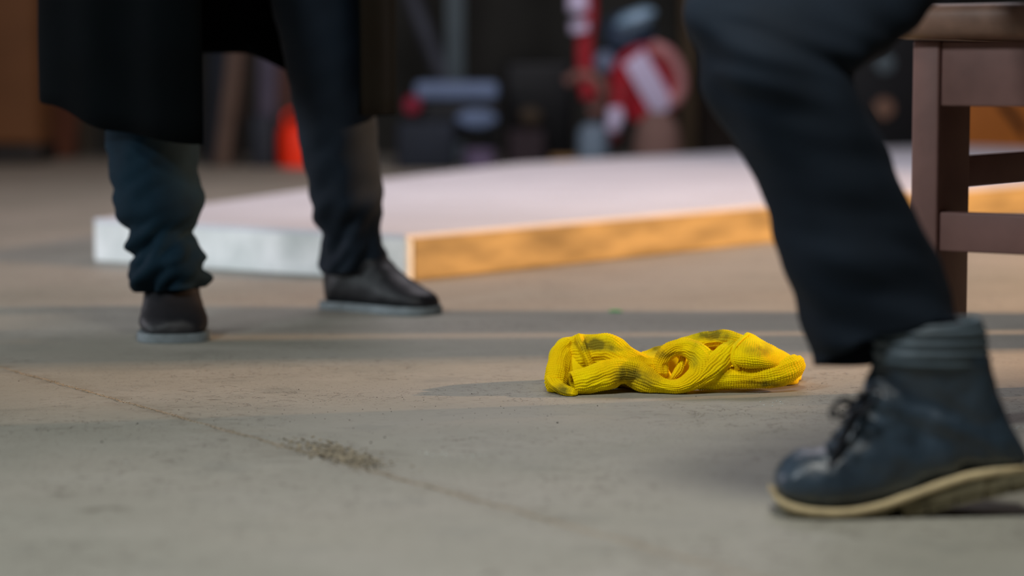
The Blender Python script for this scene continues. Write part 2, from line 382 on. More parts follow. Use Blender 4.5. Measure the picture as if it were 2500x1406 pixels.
def wrinkle(A, Nn, amp, sc_, seed):
    out = np.zeros(A.shape[:2]); 
    flat = A.reshape(-1, 3); o_ = out.reshape(-1)
    step = 1
    for i in range(len(flat)):
        p = flat[i]; o_[i] = noise.noise(Vector((p[0] * sc_[0] + seed, p[1] * sc_[1], p[2] * sc_[2])))
    return out * amp
def sheet(ctrl, nr, nc, dir_='u', wamp=.003, wsc=(25, 25, 25), seed=0, **k):
    A, Nn, h = knit_patch(ctrl, nr, nc, dir_, **k)
    wv = wrinkle(A, Nn, wamp, wsc, seed) if wamp else 0
    B = A + Nn * (h + wv)[..., None]
    th = k.get('thick', .0035)
    C = A + Nn * (-th + wv - h * .3)[..., None]
    # closed shell: front rows then mirrored back
    S = np.concatenate([B, C[::-1]], 0); S = np.concatenate([S, S[:1]], 0)
    S[:, :, 2] = np.maximum(S[:, :, 2], .0012)
    push(S)
def roll(path, nr=26, nc=9, ribs='along', wamp=.003, seed=0, open_=False, cyc=28, ex=1.0, amp=.0021):
    """path entries (px, py, D, half_height_m, half_depth_m, tilt)"""
    rows = []
    for (px, py, D, hh, hd, tl) in path: rows.append([*P(px, py, D), hh, hd, tl])
    q = catmull(rows, 7); c = q[:, :3]; T = np.gradient(c, axis=0); T /= np.linalg.norm(T, axis=1)[:, None]
    ctrl = []
    for i in range(len(q)):
        Y = np.array([0, 1., 0]); t = T[i]; d = Y - t * Y.dot(t); d /= np.linalg.norm(d); u = np.cross(d, t); u /= np.linalg.norm(u)
        if i and np.dot(u, lastu) < 0: u = -u
        if i == 0 and u[2] < 0: u = -u
        lastu = u
        tl = q[i, 5]; uu = u * math.cos(tl) + d * math.sin(tl); dd = -u * math.sin(tl) + d * math.cos(tl)
        ring = []
        for k in range(cyc + 1):
            ph = 2 * math.pi * k / cyc; cs, sn = math.cos(ph), math.sin(ph)
            cs = math.copysign(abs(cs) ** ex, cs); sn = math.copysign(abs(sn) ** ex, sn)
            ring.append(c[i] + uu * q[i, 3] * cs - dd * q[i, 4] * sn)
        ctrl.append(ring)
    ctrl = np.array(ctrl)
    L_ = np.sum(np.linalg.norm(np.diff(c, axis=0), axis=1)); nrr = max(2, int(L_ / (len(ctrl) - 1) / .00072))
    per = np.linalg.norm(np.diff(ctrl[len(ctrl) // 2], axis=0), axis=1).sum(); ncc = max(2, int(per / cyc / .00072))
    A, Nn, h = knit_patch(ctrl, nrr, ncc, 'v' if ribs == 'along' else 'u', amp=amp)
    wv = wrinkle(A, Nn, wamp, (28, 28, 28), seed)
    ii = np.linspace(0, L_, A.shape[0]); jj = np.linspace(0, 2 * math.pi, A.shape[1]); rad_ = per / 6.283
    cre = np.array([[noise.noise(Vector((i_ * 22 + seed * 3.1, math.cos(j_) * rad_ * 75, math.sin(j_) * rad_ * 75))) for j_ in jj] for i_ in ii[::4]])
    cre = np.array([np.interp(np.arange(A.shape[0]), np.arange(0, A.shape[0], 4), cre[:, q_]) for q_ in range(A.shape[1])]).T
    wv = wv + (-np.abs(cre) * .9 + .2) * min(wamp * 1.6, .0055)
    cen = catmull(c, nrr)[:, None, :]; out = A - cen; sgn = np.sign((Nn * out).sum(2)).mean(); 
    if sgn < 0: Nn = -Nn
    B = A + Nn * (h + wv)[..., None]; B[:, -1] = B[:, 0]
    if not open_:
        ends = [cen[:1] + (B[:1] - cen[:1]) * f for f in (0.02, .6)]; ende = [cen[-1:] + (B[-1:] - cen[-1:]) * f for f in (.6, .02)]
        dirn = c[0] - c[1]; dirn /= np.linalg.norm(dirn); dire = c[-1] - c[-2]; dire /= np.linalg.norm(dire)
        ends = [e + dirn * o2 for e, o2 in zip(ends, (.006, .0045))]; ende = [e + dire * o2 for e, o2 in zip(ende, (.0045, .006))]
        B = np.concatenate(ends + [B] + ende, 0)
        B[:, :, 2] = np.maximum(B[:, :, 2], .0012); push(B)
    else:   # open sleeve end: turn the start inward
        inn = [cen[k2:k2 + 1] + (B[k2:k2 + 1] - cen[k2:k2 + 1]) * .78 for k2 in (40, 20, 6, 2)]
        B = np.concatenate(inn + [B], 0); B[:, :, 2] = np.maximum(B[:, :, 2], .0012); push(B)
# main crumpled body
cols = [(1344, 940, 905), (1352, 948, 862), (1368, 952, 838), (1400, 954, 830), (1435, 952, 826), (1480, 950, 826), (1515, 948, 838), (1550, 952, 862), (1580, 955, 868),
        (1620, 956, 856), (1660, 956, 850), (1700, 952, 842), (1745, 948, 832), (1795, 946, 832), (1850, 946, 838), (1895, 945, 856), (1930, 942, 876), (1950, 936, 892), (1960, 930, 905)]
ctrl = []
for i, (px, pb, pt) in enumerate(cols):
    g = G(px, pb); y0 = g.y; yc = y0 + .055; yb = y0 + .13
    e = min(1, .55 + .25 * min(i, len(cols) - 1 - i)); yc = y0 + .055 * e; yb = y0 + .13 * e
    zt = max(.012, P(px, pt, yc).z); rows = []
    for (fy, fz) in ((.012, 0), (0, .16), (.0, .4), (.016, .7), (.036, .93), (.055, 1.0), (.08, .9), (.11, .6), (.128, .25), (.124, 0)):
        y = y0 + fy * e; rows.append([(px - 1250) / F * y0 * 1.0, y, zt * fz + .001])
    # eye-shaped hollow
    ctrl.append(rows)
ctrl = np.array(ctrl)                     # (cols, rows, 3)
base = catmull(ctrl, 4); eye = P(1664, 893, 3.88)
for a in range(base.shape[0]):
    for b_ in range(base.shape[1]):
        p = base[a, b_]
        if b_ <= 4:
            g_ = math.exp(-(((p[0] - eye.x) / .017) ** 2 + ((p[2] - eye.z) / .024) ** 2)); p[1] += .06 * g_
            g2 = math.exp(-(((p[0] - P(1780, 880, 3.9).x) / .012) ** 2 + ((p[2] - P(1780, 880, 3.9).z) / .018) ** 2)); p[1] += .03 * g2
sheet(base, 7, 9, 'v', wamp=.006, wsc=(26, 26, 30), seed=3)
# left cuff standing up, ribs run along
roll([(1398, 868, 3.93, .030, .020, 0), (1440, 862, 3.92, .0315, .024, 0), (1485, 862, 3.91, .031, .024, 0), (1530, 880, 3.90, .022, .022, 0), (1580, 898, 3.90, .020, .018, 0), (1620, 905, 3.90, .016, .012, 0)], seed=1, wamp=.006)
# left edge fold, down to the floor
roll([(1385, 838, 3.93, .010, .014, 0), (1372, 858, 3.92, .016, .016, 0), (1364, 890, 3.90, .018, .018, .1), (1359, 925, 3.885, .0165, .018, .1), (1362, 950, 3.875, .013, .016, 0)], ribs='across', seed=5, wamp=.004)
roll([(1342, 925, 3.885, .006, .010, 0), (1356, 940, 3.86, .009, .012, 0), (1378, 955, 3.845, .009, .012, 0), (1402, 961, 3.84, .006, .012, 0)], seed=25, wamp=.003)
# vertical welt dividing the cuff
roll([(1414, 826, 3.915, .007, .012, 0), (1424, 850, 3.900, .007, .012, 0), (1436, 880, 3.895, .006, .011, 0), (1446, 905, 3.90, .005, .01, 0)], ribs='along', seed=6, wamp=.002)
# front-left sleeve end
roll([(1396, 938, 3.855, .0195, .017, 0), (1430, 930, 3.86, .022, .020, 0), (1470, 917, 3.865, .023, .021, 0), (1510, 905, 3.87, .021, .018, 0), (1545, 908, 3.875, .019, .015, 0), (1575, 925, 3.88, .013, .011, 0)], seed=2, wamp=.004, open_=True)
# strip that sweeps down and curls round the hollow
roll([(1490, 880, 3.90, .014, .015, 0), (1530, 905, 3.885, .021, .018, 0), (1570, 925, 3.875, .021, .018, 0), (1615, 939, 3.87, .013, .018, 0), (1660, 942, 3.865, .0125, .019, 0), (1700, 920, 3.865, .018, .018, 0), (1714, 890, 3.87, .021, .018, 0), (1702, 863, 3.88, .018, .017, 0), (1668, 848, 3.89, .014, .016, 0), (1634, 857, 3.89, .013, .015, 0), (1615, 884, 3.89, .012, .013, 0), (1616, 914, 3.885, .011, .012, 0)], ribs='along', seed=8, wamp=.003)
# inner tongue in the hollow
roll([(1668, 862, 3.905, .006, .006, 0), (1664, 885, 3.895, .006, .007, 0), (1655, 905, 3.89, .007, .007, 0), (1642, 922, 3.885, .005, .007, 0)], ribs='along', seed=9, wamp=.002)
# strip rising to the right
roll([(1655, 950, 3.87, .007, .012, 0), (1700, 928, 3.862, .014, .015, 0), (1740, 897, 3.865, .019, .015, 0), (1768, 868, 3.88, .017, .014, 0), (1790, 842, 3.90, .010, .012, 0)], ribs='along', seed=10, wamp=.003)
# low roll on the right
roll([(1705, 938, 3.885, .010, .015, 0), (1760, 925, 3.88, .0165, .018, 0), (1830, 921, 3.88, .0185, .021, 0), (1885, 914, 3.885, .021, .022, 0), (1925, 900, 3.90, .020, .022, 0), (1938, 888, 3.93, .015, .02, 0)], ribs='across', seed=11, wamp=.003)
# hooded fold
h = [[(1806, 824, 3.905), (1824, 811, 3.91), (1846, 820, 3.92), (1878, 838, 3.93), (1912, 858, 3.94), (1940, 878, 3.95)],
     [(1790, 846, 3.88), (1818, 842, 3.872), (1852, 846, 3.876), (1890, 856, 3.89), (1924, 874, 3.91), (1950, 895, 3.935)],
     [(1784, 868, 3.868), (1814, 868, 3.853), (1850, 872, 3.853), (1890, 880, 3.866), (1920, 892, 3.885), (1940, 908, 3.91)],
     [(1784, 886, 3.867), (1814, 892, 3.855), (1852, 896, 3.855), (1888, 897, 3.866), (1912, 900, 3.885), (1925, 912, 3.91)],
     [(1790, 894, 3.885), (1820, 901, 3.875), (1855, 904, 3.875), (1888, 902, 3.885), (1905, 900, 3.90), (1915, 910, 3.915)]]
h = np.array([[list(P(*q)) for q in r] for r in h])
sheet(h[:, ::-1], 28, 30, 'v', wamp=.004, wsc=(30, 30, 30), seed=12)
roll([(1824, 818, 3.905, .003, .005, 0), (1806, 832, 3.89, .003, .006, 0), (1792, 852, 3.875, .003, .006, 0), (1787, 878, 3.868, .003, .006, 0), (1800, 896, 3.868, .003, .006, 0)], ribs='along', seed=13, wamp=.001, amp=.0007)
# back ridge
roll([(1570, 870, 3.96, .008, .014, 0), (1620, 862, 3.965, .013, .018, 0), (1680, 840, 3.965, .014, .02, 0), (1740, 829, 3.96, .014, .02, 0), (1790, 832, 3.95, .014, .02, 0), (1840, 842, 3.95, .012, .02, 0)], ribs='along', seed=14, wamp=.004)
gv = np.concatenate(GV); gf = np.concatenate(GF)
me = bpy.data.meshes.new('yellow_knit_garment'); me.vertices.add(len(gv)); me.vertices.foreach_set('co', gv.astype(np.float32).ravel())
me.loops.add(gf.size); me.loops.foreach_set('vertex_index', gf.astype(np.int32).ravel()); me.polygons.add(len(gf))
me.polygons.foreach_set('loop_start', np.arange(0, gf.size, 4, dtype=np.int32)); me.update(calc_edges=True); me.validate()
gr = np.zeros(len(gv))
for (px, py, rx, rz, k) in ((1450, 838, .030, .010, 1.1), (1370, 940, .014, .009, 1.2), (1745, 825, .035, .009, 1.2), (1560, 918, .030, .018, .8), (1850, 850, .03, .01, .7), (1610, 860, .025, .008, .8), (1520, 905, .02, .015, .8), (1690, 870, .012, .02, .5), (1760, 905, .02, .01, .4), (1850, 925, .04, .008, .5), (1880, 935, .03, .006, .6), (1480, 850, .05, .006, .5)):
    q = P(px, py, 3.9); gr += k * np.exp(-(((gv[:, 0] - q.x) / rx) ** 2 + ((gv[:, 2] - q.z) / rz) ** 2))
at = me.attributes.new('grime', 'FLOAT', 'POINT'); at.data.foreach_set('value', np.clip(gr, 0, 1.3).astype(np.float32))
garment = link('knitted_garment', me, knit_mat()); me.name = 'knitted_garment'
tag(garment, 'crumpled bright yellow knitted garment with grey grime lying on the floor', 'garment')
# ------------------------------------------------------------------ people
def skin_body(name, joints, edges, radii, m):
    me = bpy.data.meshes.new(name); me.from_pydata([tuple(j) for j in joints], edges, []); me.update()
    o = bpy.data.objects.new(name, me); COL.objects.link(o); me.materials.append(m)
    sk = o.modifiers.new('skin', 'SKIN'); me.skin_vertices[0].data[0].use_root = True
    for i, r in enumerate(radii): me.skin_vertices[0].data[i].radius = (r, r)
    sk.use_smooth_shade = True
    sb = o.modifiers.new('sub', 'SUBSURF'); sb.levels = 2; sb.render_levels = 2
    return o
def fold(seed, amp, fz=60, tilt=1.5, env=None):
    def f(t, ph, p):
        e = env(t) if env else 1
        v = noise.noise(Vector((math.cos(ph) * 1.2 + seed, math.sin(ph) * 1.2, p[2] * fz * .6 + ph * 0 + math.cos(ph) * tilt)))
        v2 = noise.noise(Vector((p[0] * 14 + seed, p[1] * 14, p[2] * 30 - seed)))
        return amp * e * (v * 1.3 + v2 * .5)
    return f
# --- standing person

DLf, DRt = 4.62, 5.16
pel = Vector((-.62, 5.0, .90))
LA = P(410, 760, 4.68); LK = P(395, 300, 4.82); RA = P(862, 650, 5.18); RK = P(800, 150, 5.1)
J = [pel, pel + Vector((-.07, -.02, -.02)), (P(378, 250, 4.78).x, 4.78, .45), (-.676, 4.775, .10), (-.668, 4.73, .022),
     pel + Vector((.13, .03, -.04)), (RK.x, RK.y, .50), (-.357, 5.238, .10), (-.335, 5.225, .022),
     pel + Vector((0, 0, .22)), pel + Vector((0, 0, .45)), pel + Vector((0, -.01, .57)), pel + Vector((0, -.03, .70)), pel + Vector((0, -.03, .80)),
     pel + Vector((-.2, 0, .47)), pel + Vector((-.28, -.02, .20)), pel + Vector((-.27, -.1, -.04)),
     pel + Vector((.2, 0, .47)), pel + Vector((.28, -.02, .20)), pel + Vector((.27, -.1, -.04))]
E = [(0, 1), (1, 2), (2, 3), (3, 4), (0, 5), (5, 6), (6, 7), (7, 8), (0, 9), (9, 10), (10, 11), (11, 12), (12, 13), (10, 14), (14, 15), (15, 16), (10, 17), (17, 18), (18, 19)]
Rr = [.08, .045, .04, .028, .014, .045, .045, .028, .014, .12, .13, .05, .085, .07, .055, .04, .028, .055, .04, .028]
p1 = skin_body('person', J, E, Rr, M['skin'])
tag(p1, 'person standing left of the yellow knit in long black open coat and dark trousers', 'person')
wl = fold(3, .019, 62, 1.8, lambda t: .25 + .9 * max(0, min(1, (t - .55) / .25)))
st = [(380, -520, 700, -520, .10, 4.98), (320, -250, 500, -250, .095, 4.9), (290, 0, 480, 0, .09, 4.85), (272, 200, 482, 200, .088, 4.8), (264, 330, 484, 330, .085, 4.76), (270, 400, 478, 400, .082, 4.74), (277, 460, 486, 455, .08, 4.73),
      (284, 505, 499, 500, .078, 4.72), (305, 550, 478, 540, .072, 4.715), (325, 585, 459, 570, .066, 4.71), (318, 612, 474, 595, .068, 4.705), (313, 640, 491, 625, .070, 4.70), (324, 672, 490, 665, .066, 4.70), (343, 708, 485, 700, .06, 4.70)]
hs = lathe('trouser_hips', [(.001, -.21), (.06, -.19), (.12, -.14), (.165, -.06), (.175, .03), (.165, .12), (.15, .2), (.001, .21)], pel, M['trouser_dark'], None, 40, 'Z', Matrix.Diagonal((1.15, .85, 1, 1))); hs.parent = p1
tr = fan_loft('trouser_leg', st, 4.7, M['trouser_navy'], None, 64, 7, 1, False, wl, .003); tr.parent = p1
tr['label'] = 'bluish navy trouser leg bunched above the shoe'
wrr = fold(9, .015, 40, 1.6, lambda t: .25 + .9 * max(0, min(1, (t - .5) / .3)))
st = [(500, -520, 800, -520, .10, 5.02), (600, -250, 850, -250, .1, 5.05), (650, -60, 885, -60, .095, 5.08), (690, 110, 903, 110, .088, 5.1), (712, 230, 912, 230, .082, 5.12), (735, 350, 920, 350, .078, 5.14), (752, 440, 930, 440, .075, 5.16),
      (764, 500, 933, 495, .073, 5.17), (778, 545, 926, 540, .068, 5.20), (790, 572, 925, 566, .066, 5.205), (788, 600, 934, 592, .068, 5.21), (790, 632, 936, 620, .066, 5.215), (793, 666, 930, 652, .062, 5.22)]
tr = fan_loft('trouser_leg', st, 5.1, M['trouser_dark'], None, 64, 7, 1, False, wrr, .003); tr.parent = p1
# shoes
def shoe(name, parent, toe, heel, length, wid, hgt_top, shaft, seed, toeup=0.0):
    """shaft-topped shoe built along heel->toe; local x forward"""
    d = (toe - heel); d.z = 0; d.normalize(); side = Vector((-d.y, d.x, 0)); L_ = length
    prof = [  # (Ax, Az, Bx, Bz, halfwidth) fractions of length
        (1.0, .024, 1.0, .014, .004), (.985, .036, .985, .012, .022), (.95, .046, .95, .012, .033), (.88, .054, .87, .012, .043), (.78, .068, .74, .012, .047),
        (.68, .084, .60, .012, .046), (.58, .106, .44, .012, .043), (.52, .125, .30, .012, .041), (.49, .140, .15, .012, .040), (.475, .152, .03, .013, .040),
        (.46, .160, -.01, .05, .036), (.455, .162, .0, .08, .040), (.45, .163, .0, .11, .041), (.45, .164, .0, .14, .042), (.45, shaft, .0, shaft, .043)]
    rows = []
    for ax, az, bx, bz, hw in prof:
        A = heel + d * (ax * L_); A.z = az; B = heel + d * (bx * L_); B.z = bz; rows.append([*A, *B, hw * wid])
    q = catmull(rows, 5); R = []; n = 40
    sd = np.array(side)
    for i, r in enumerate(q):
        A, B, hw = r[:3], r[3:6], r[6]; C = (A + B) / 2; a = (A - B) / 2; kb = .28 * max(0, 1 - i / (len(q) * .7)); ring = []
        for k in range(n):
            ph = 2 * math.pi * k / n; c_, s_ = math.cos(ph), math.sin(ph); cc = math.copysign(abs(c_) ** .85, c_); ss = math.copysign(abs(s_) ** .8, s_)
            p = C + a * cc + sd * hw * ss * (1 - kb * c_); nn = noise.noise(Vector((p[0] * 40 + seed, p[1] * 40, p[2] * 60))) * .0022
            p = p + (p - C) / (np.linalg.norm(p - C) + 1e-9) * nn; p[2] = max(p[2], .008); ring.append(p)
        R.append(ring)
    me = grid_mesh(name, np.array(R), True, True); bm = bmesh.new(); bm.from_mesh(me); bmesh.ops.recalc_face_normals(bm, faces=bm.faces); bm.to_mesh(me); bm.free()
    o = link(name, me, M['shoe']); o.parent = parent
    # sole
    xs = [1.02, 1.0, .96, .9, .8, .65, .5, .35, .2, .08, 0, -.03]; hw = [.006, .026, .038, .046, .051, .050, .043, .039, .038, .036, .028, .006]
    q = catmull([[a, b] for a, b in zip(xs, hw)], 4); R = []
    for x, w_ in q:
        c = heel + d * (x * L_); R.append([[*(c + side * (w_ * wid * s) )[:2], z] for s, z in ((-1, .001), (-1, .015), (-.97, .018), (.97, .018), (1, .015), (1, .001))])
    me = grid_mesh('sole', np.array(R), True, True); s = link('sole', me, M['shoe_sole']); s.parent = o; autosmooth(s, 40); s['label'] = 'grey rubber sole'
    return o
shoe('shoe', p1, Vector((-.642, 4.575, 0)), Vector((-.684, 4.825, 0)), .25, 1.38, .1, .165, 4)
t_ = G(1058, 748); t_.z = 0; h_ = G(800, 742); h_.z = 0
hh_ = Vector((P(797, 740, 5.22).x, 5.27, 0)); tt_ = Vector((P(1060, 740, 5.13).x, 5.12, 0))
shoe('shoe', p1, tt_, hh_, (tt_ - hh_).length, 1.18, .1, .165, 8)
# coat : open shell
def coat():
    cx, cy = P(528, 200, 4.98).x, 4.99
    n = 90; rows = []; zs = [None, .62, .75, .9, 1.02, 1.15, 1.3, 1.42, 1.47]
    wx = [.352, .352, .345, .31, .25, .235, .245, .22, .12]; wy = [.30, .30, .29, .26, .19, .17, .17, .14, .09]
    hemp = [(0, .378), (.10, .402), (.2, .452), (.27, .49), (.36, .52), (.46, .556), (.62, .556), (.70, .50), (.78, .42), (.93, .43), (1, .43)]
    R = []
    for r, z in enumerate(zs):
        ring = []
        for k in range(n + 1):
            t = k / n
            gap0 = math.radians(4 + 0) ; 
            # angle measured from camera-facing front, going left round the back to the right
            a0 = math.radians(-3); a1_ = math.radians(360 - 62)
            if z is not None and z > 1.0: a0 = a0 * (1 - (z - 1) * 2) ; a1_ = math.radians(298 + min(60, (z - 1) * 200))
            a = a0 + (a1_ - a0) * t
            x = cx - wx[r] * math.sin(a); y = cy - wy[r] * (1.27 if math.cos(a) > 0 else 1) * math.cos(a)
            zz = z
            if z is None:
                for (t0, z0), (t1, z1) in zip(hemp, hemp[1:]):
                    if t0 <= t <= t1: s = (t - t0) / (t1 - t0); s = s * s * (3 - 2 * s); zz = z0 + (z1 - z0) * s
            rip = .012 * math.sin(a * 7 + 1) * (1 if r < 4 else .3) + .007 * math.sin(a * 13)
            x -= rip * math.sin(a); y -= rip * math.cos(a)
            ring.append([x, y, zz])
        R.append(ring)
    A = catmull(np.array(R), 5); me = grid_mesh('coat', A); o = link('coat', me, M['coat']); o.parent = p1
    md = o.modifiers.new('solid', 'SOLIDIFY'); md.thickness = .005; return o
coat()
for s, (a, b, c) in ((-1, (14, 15, 16)), (1, (17, 18, 19))):
    sl_ = tube('sleeve', [J[a] + Vector((-s * .04, 0, .02)), J[a], (J[a] + J[b]) / 2, J[b], (J[b] + J[c]) / 2, J[c] + (J[c] - J[b]) * .22], [.08, .085, .075, .065, .058, .055], M['coat'], n=24); sl_.parent = p1
jk = tube('jumper', [pel + Vector((0, 0, .12)), pel + Vector((0, 0, .25)), pel + Vector((0, 0, .38)), pel + Vector((0, 0, .46)), pel + Vector((0, 0, .54))], [.165, .16, .165, .16, .065], M['trouser_dark'], n=32); jk.parent = p1
# --- seated person
hipc = Vector((.86, 3.42, .79))
D0 = 2.84
kn = P(1935, 50, D0 + .06); an = P(2270, 950, D0); 
K2 = Vector((.72, 2.45, .60)); A2 = Vector((.80, 2.50, .10))
J = [hipc, P(2200, -120, 3.10), kn, an, P(2050, 1170, D0),
     hipc + Vector((.04, .06, 0)), Vector((.99, 2.97, .67)), Vector((1.02, 2.9, .11)), Vector((.94, 2.875, .03)),
     hipc + Vector((.03, 0, .22)), hipc + Vector((0, 0, .46)), hipc + Vector((-.02, 0, .57)), hipc + Vector((-.04, 0, .70)), hipc + Vector((-.04, 0, .80)),
     hipc + Vector((0, -.2, .46)), hipc + Vector((-.05, -.25, .2)), hipc + Vector((-.24, -.12, .26)),
     hipc + Vector((0, .2, .46)), hipc + Vector((-.05, .25, .2)), hipc + Vector((-.24, .12, .26))]
Rr2 = list(Rr); Rr2[0] = .05; Rr2[1] = .04; Rr2[2] = .045; Rr2[6] = .045; Rr2[4] = .02; Rr2[8] = .014; Rr2[3] = .03; Rr2[7] = .03
p2 = skin_body('person', J, E, Rr2, M['skin'])
tag(p2, 'person seated on the brown wooden stool, one leg and worn ankle boot in view', 'person')
Apt = [(2560, -560), (2300, -480), (2050, -350), (1850, -200), (1720, -80), (1676, 10), (1680, 90), (1705, 180), (1745, 260), (1792, 340), (1848, 440), (1885, 545), (1920, 660), (1958, 770), (1985, 845), (2004, 888)]
Bpt = [(2700, -40), (2540, -20), (2400, -8), (2290, 0), (2200, 92), (2130, 140), (2088, 172), (2083, 205), (2105, 255), (2140, 325), (2190, 430), (2235, 530), (2280, 640), (2315, 720), (2335, 760), (2347, 790)]
HW = [.11, .11, .108, .105, .1, .096, .093, .09, .088, .085, .082, .08, .077, .074, .072, .070]
DD = [3.4, 3.28, 3.12, 3.0, 2.92, 2.88, 2.86, 2.85, 2.85, 2.85, 2.85, 2.85, 2.85, 2.85, 2.85, 2.85]
st = [(*a, *b, h_, d_) for a, b, h_, d_ in zip(Apt, Bpt, HW, DD)]
def hemf(t, ph, p):
    if t > .93:
        k = (t - .93) / .07; s = math.sin(ph); c_ = math.cos(ph)
        p = p + np.array([.0, 0, (-.030 * s) * k * (1 - .5 * c_ * c_)])
    return p
def wk(t, ph, p):
    e = .35 + .9 * math.exp(-((t - .40) / .10) ** 2) + .5 * max(0, (t - .7) / .3)
    v = noise.noise(Vector((p[0] * 9 + 5, p[1] * 9, p[2] * 34 + p[0] * 10))); v2 = noise.noise(Vector((p[0] * 10, p[1] * 20, p[2] * 9 + 3)))
    return .014 * e * v + .007 * v2
t1 = fan_loft('trouser_leg', st, D0, M['trouser_dark'], None, 72, 6, 1, False, wk, .003, hemf); t1.parent = p2
pts = [hipc + Vector((.04, .06, 0)), Vector((1.0, 3.15, .735)), Vector((.99, 2.98, .69)), Vector((.985, 2.93, .56)), Vector((1.0, 2.92, .4)), Vector((1.02, 2.9, .16))]
hs = lathe('trouser_hips', [(.001, -.17), (.10, -.165), (.15, -.13), (.18, -.05), (.185, .03), (.175, .10), (.16, .16), (.001, .17)], hipc, M['trouser_dark']); hs.parent = p2
t2 = tube('trouser_leg', pts, [.12, .1, .095, .09, .08, .075], M['trouser_dark'], n=32, cap=False); t2.parent = p2
jk = tube('jumper', [hipc + Vector((0, 0, .08)), hipc + Vector((0, 0, .14)), hipc + Vector((0, 0, .3)), hipc + Vector((0, 0, .46)), hipc + Vector((0, 0, .54))], [.19, .19, .185, .17, .07], M['coat'], n=32); jk.parent = p2
for a, b, c in ((14, 15, 16), (17, 18, 19)):
    s_ = tube('sleeve', [J[a], (J[a] + J[b]) / 2, J[b], (J[b] + J[c]) / 2, J[c] + (J[c] - J[b]) * .22], [.075, .068, .06, .055, .05], M['coat'], n=24); s_.parent = p2
# boot upper
BD = 2.82
bst = [(1890, 1172, 1892, 1198, .010), (1898, 1145, 1902, 1220, .032), (1920, 1118, 1930, 1237, .044), (1955, 1098, 1968, 1247, .050), (1992, 1093, 2020, 1251, .052), (2018, 1084, 2075, 1249, .051), (2040, 1058, 2130, 1240, .048),
       (2062, 1020, 2190, 1222, .045), (2085, 985, 2250, 1200, .043), (2105, 952, 2320, 1176, .041), (2120, 922, 2400, 1156, .040), (2128, 900, 2480, 1146, .038), (2131, 886, 2508, 1126, .037), (2133, 874, 2492, 1085, .038), (2134, 864, 2466, 1030, .040),
       (2135, 852, 2440, 970, .042), (2136, 838, 2425, 920, .044), (2137, 825, 2415, 870, .0455)]
def lw(t, ph, p):
    v = noise.noise(Vector((p[0] * 22, p[1] * 22, p[2] * 45 + p[0] * 25)))
    v2 = noise.noise(Vector((p[0] * 60 + 7, p[1] * 60, p[2] * 60)))
    e = math.exp(-((t - .6) / .2) ** 2); return .010 * e * v + .0014 * v2
bst = [(a_, b_, c_, d_ - 16 * max(0, min(1, (2600 - c_) / 300)) if k_ < 12 else d_, e_) for k_, (a_, b_, c_, d_, e_) in enumerate(bst)]
boot = fan_loft('boot', bst, BD, M['leather'], None, 72, 6, .86, True, lw, kb=.12); boot.parent = p2
# collar with ribs
cst = []
yy = [(2141, 884, 2398, 900), (2133, 872, 2410, 888), (2133, 850, 2412, 862), (2133, 828, 2410, 838), (2135, 812, 2406, 806), (2140, 800, 2400, 786), (2148, 793, 2392, 775), (2158, 795, 2380, 777), (2163, 800, 2372, 800), (2166, 830, 2368, 830)]
hw_ = [.043, .049, .050, .050, .050, .049, .046, .041, .038, .037]
ribw = lambda t, ph, p: .0014 * math.sin(p[2] * 2 * math.pi / .0125) if t < .55 else 0
co = fan_loft('collar', [(*a, b) for a, b in zip(yy, hw_)], BD, M['collar'], None, 72, 8, .9, False, ribw); co.parent = boot
# sock
sk = fan_loft('sock', [(2170, 840, 2362, 840, .036, BD), (2180, 800, 2350, 792, .036, BD), (2172, 750, 2300, 748, .030, BD + .02), (2140, 680, 2235, 675, .024, BD + .03)], BD, M['sock'], None, 40, 5, 1, False); sk.parent = p2
# welt and sole
def sole_part(name, st, m, parent, wide):
    rows = catmull([[x, a, b, w_] for x, a, b, w_ in st], 6); R = []
    for x, a, b, w_ in rows:
        w_ += wide; T_, B_ = P(x, a, BD - w_), P(x, b, BD - w_)
        z1, z0 = max(T_.z, .004), max(B_.z, .001); z1 = max(z1, z0 + .003)
        R.append([[T_.x, BD + s * w_, z] for s, z in ((-.985, z0), (-1, z0 + .0012), (-1, z1 - .0012), (-.985, z1), (.985, z1), (1, z1 - .0012), (1, z0 + .0012), (.985, z0))])
    me = grid_mesh(name, np.array(R), True, True); o = link(name, me, m); o.parent = parent; autosmooth(o, 40); return o
wst = [(1881, 1190, 1202, .004), (1884, 1190, 1206, .016), (1892, 1205, 1219, .031), (1912, 1222, 1236, .044), (1945, 1236, 1250, .0515), (1990, 1244, 1258, .055), (2045, 1247, 1261, .056), (2100, 1242, 1256, .054), (2160, 1228, 1242, .050),
       (2220, 1207, 1222, .047), (2290, 1182, 1197, .045), (2360, 1160, 1175, .044), (2430, 1147, 1162, .042), (2480, 1143, 1158, .036), (2508, 1142, 1157, .022), (2516, 1142, 1157, .006)]
we = sole_part('welt', wst, M['welt'], boot, .002)
fst = [(1890, 1207, 1216, .018), (1905, 1228, 1244, .036), (1940, 1248, 1266, .048), (1990, 1256, 1278, .053), (2050, 1258, 1283, .054), (2105, 1254, 1279, .052), (2140, 1245, 1266, .048), (2190, 1229, 1240, .045), (2215, 1220, 1230, .044)]
so_ = sole_part('sole', fst, M['sole'], boot, 0); so_['label'] = 'worn tan rubber forefoot sole'
hb = []
for i, (x0, x1, t0, t1_, b0, b1) in enumerate(((2206, 2262, 1222, 1203, 1264, 1254), (2268, 2330, 1202, 1182, 1252, 1236), (2336, 2400, 1181, 1166, 1236, 1220), (2406, 2462, 1166, 1158, 1220, 1206), (2468, 2512, 1158, 1155, 1205, 1195))):
    hb.append((x0, t0, b0, x1, t1_, b1))
bm = bmesh.new()
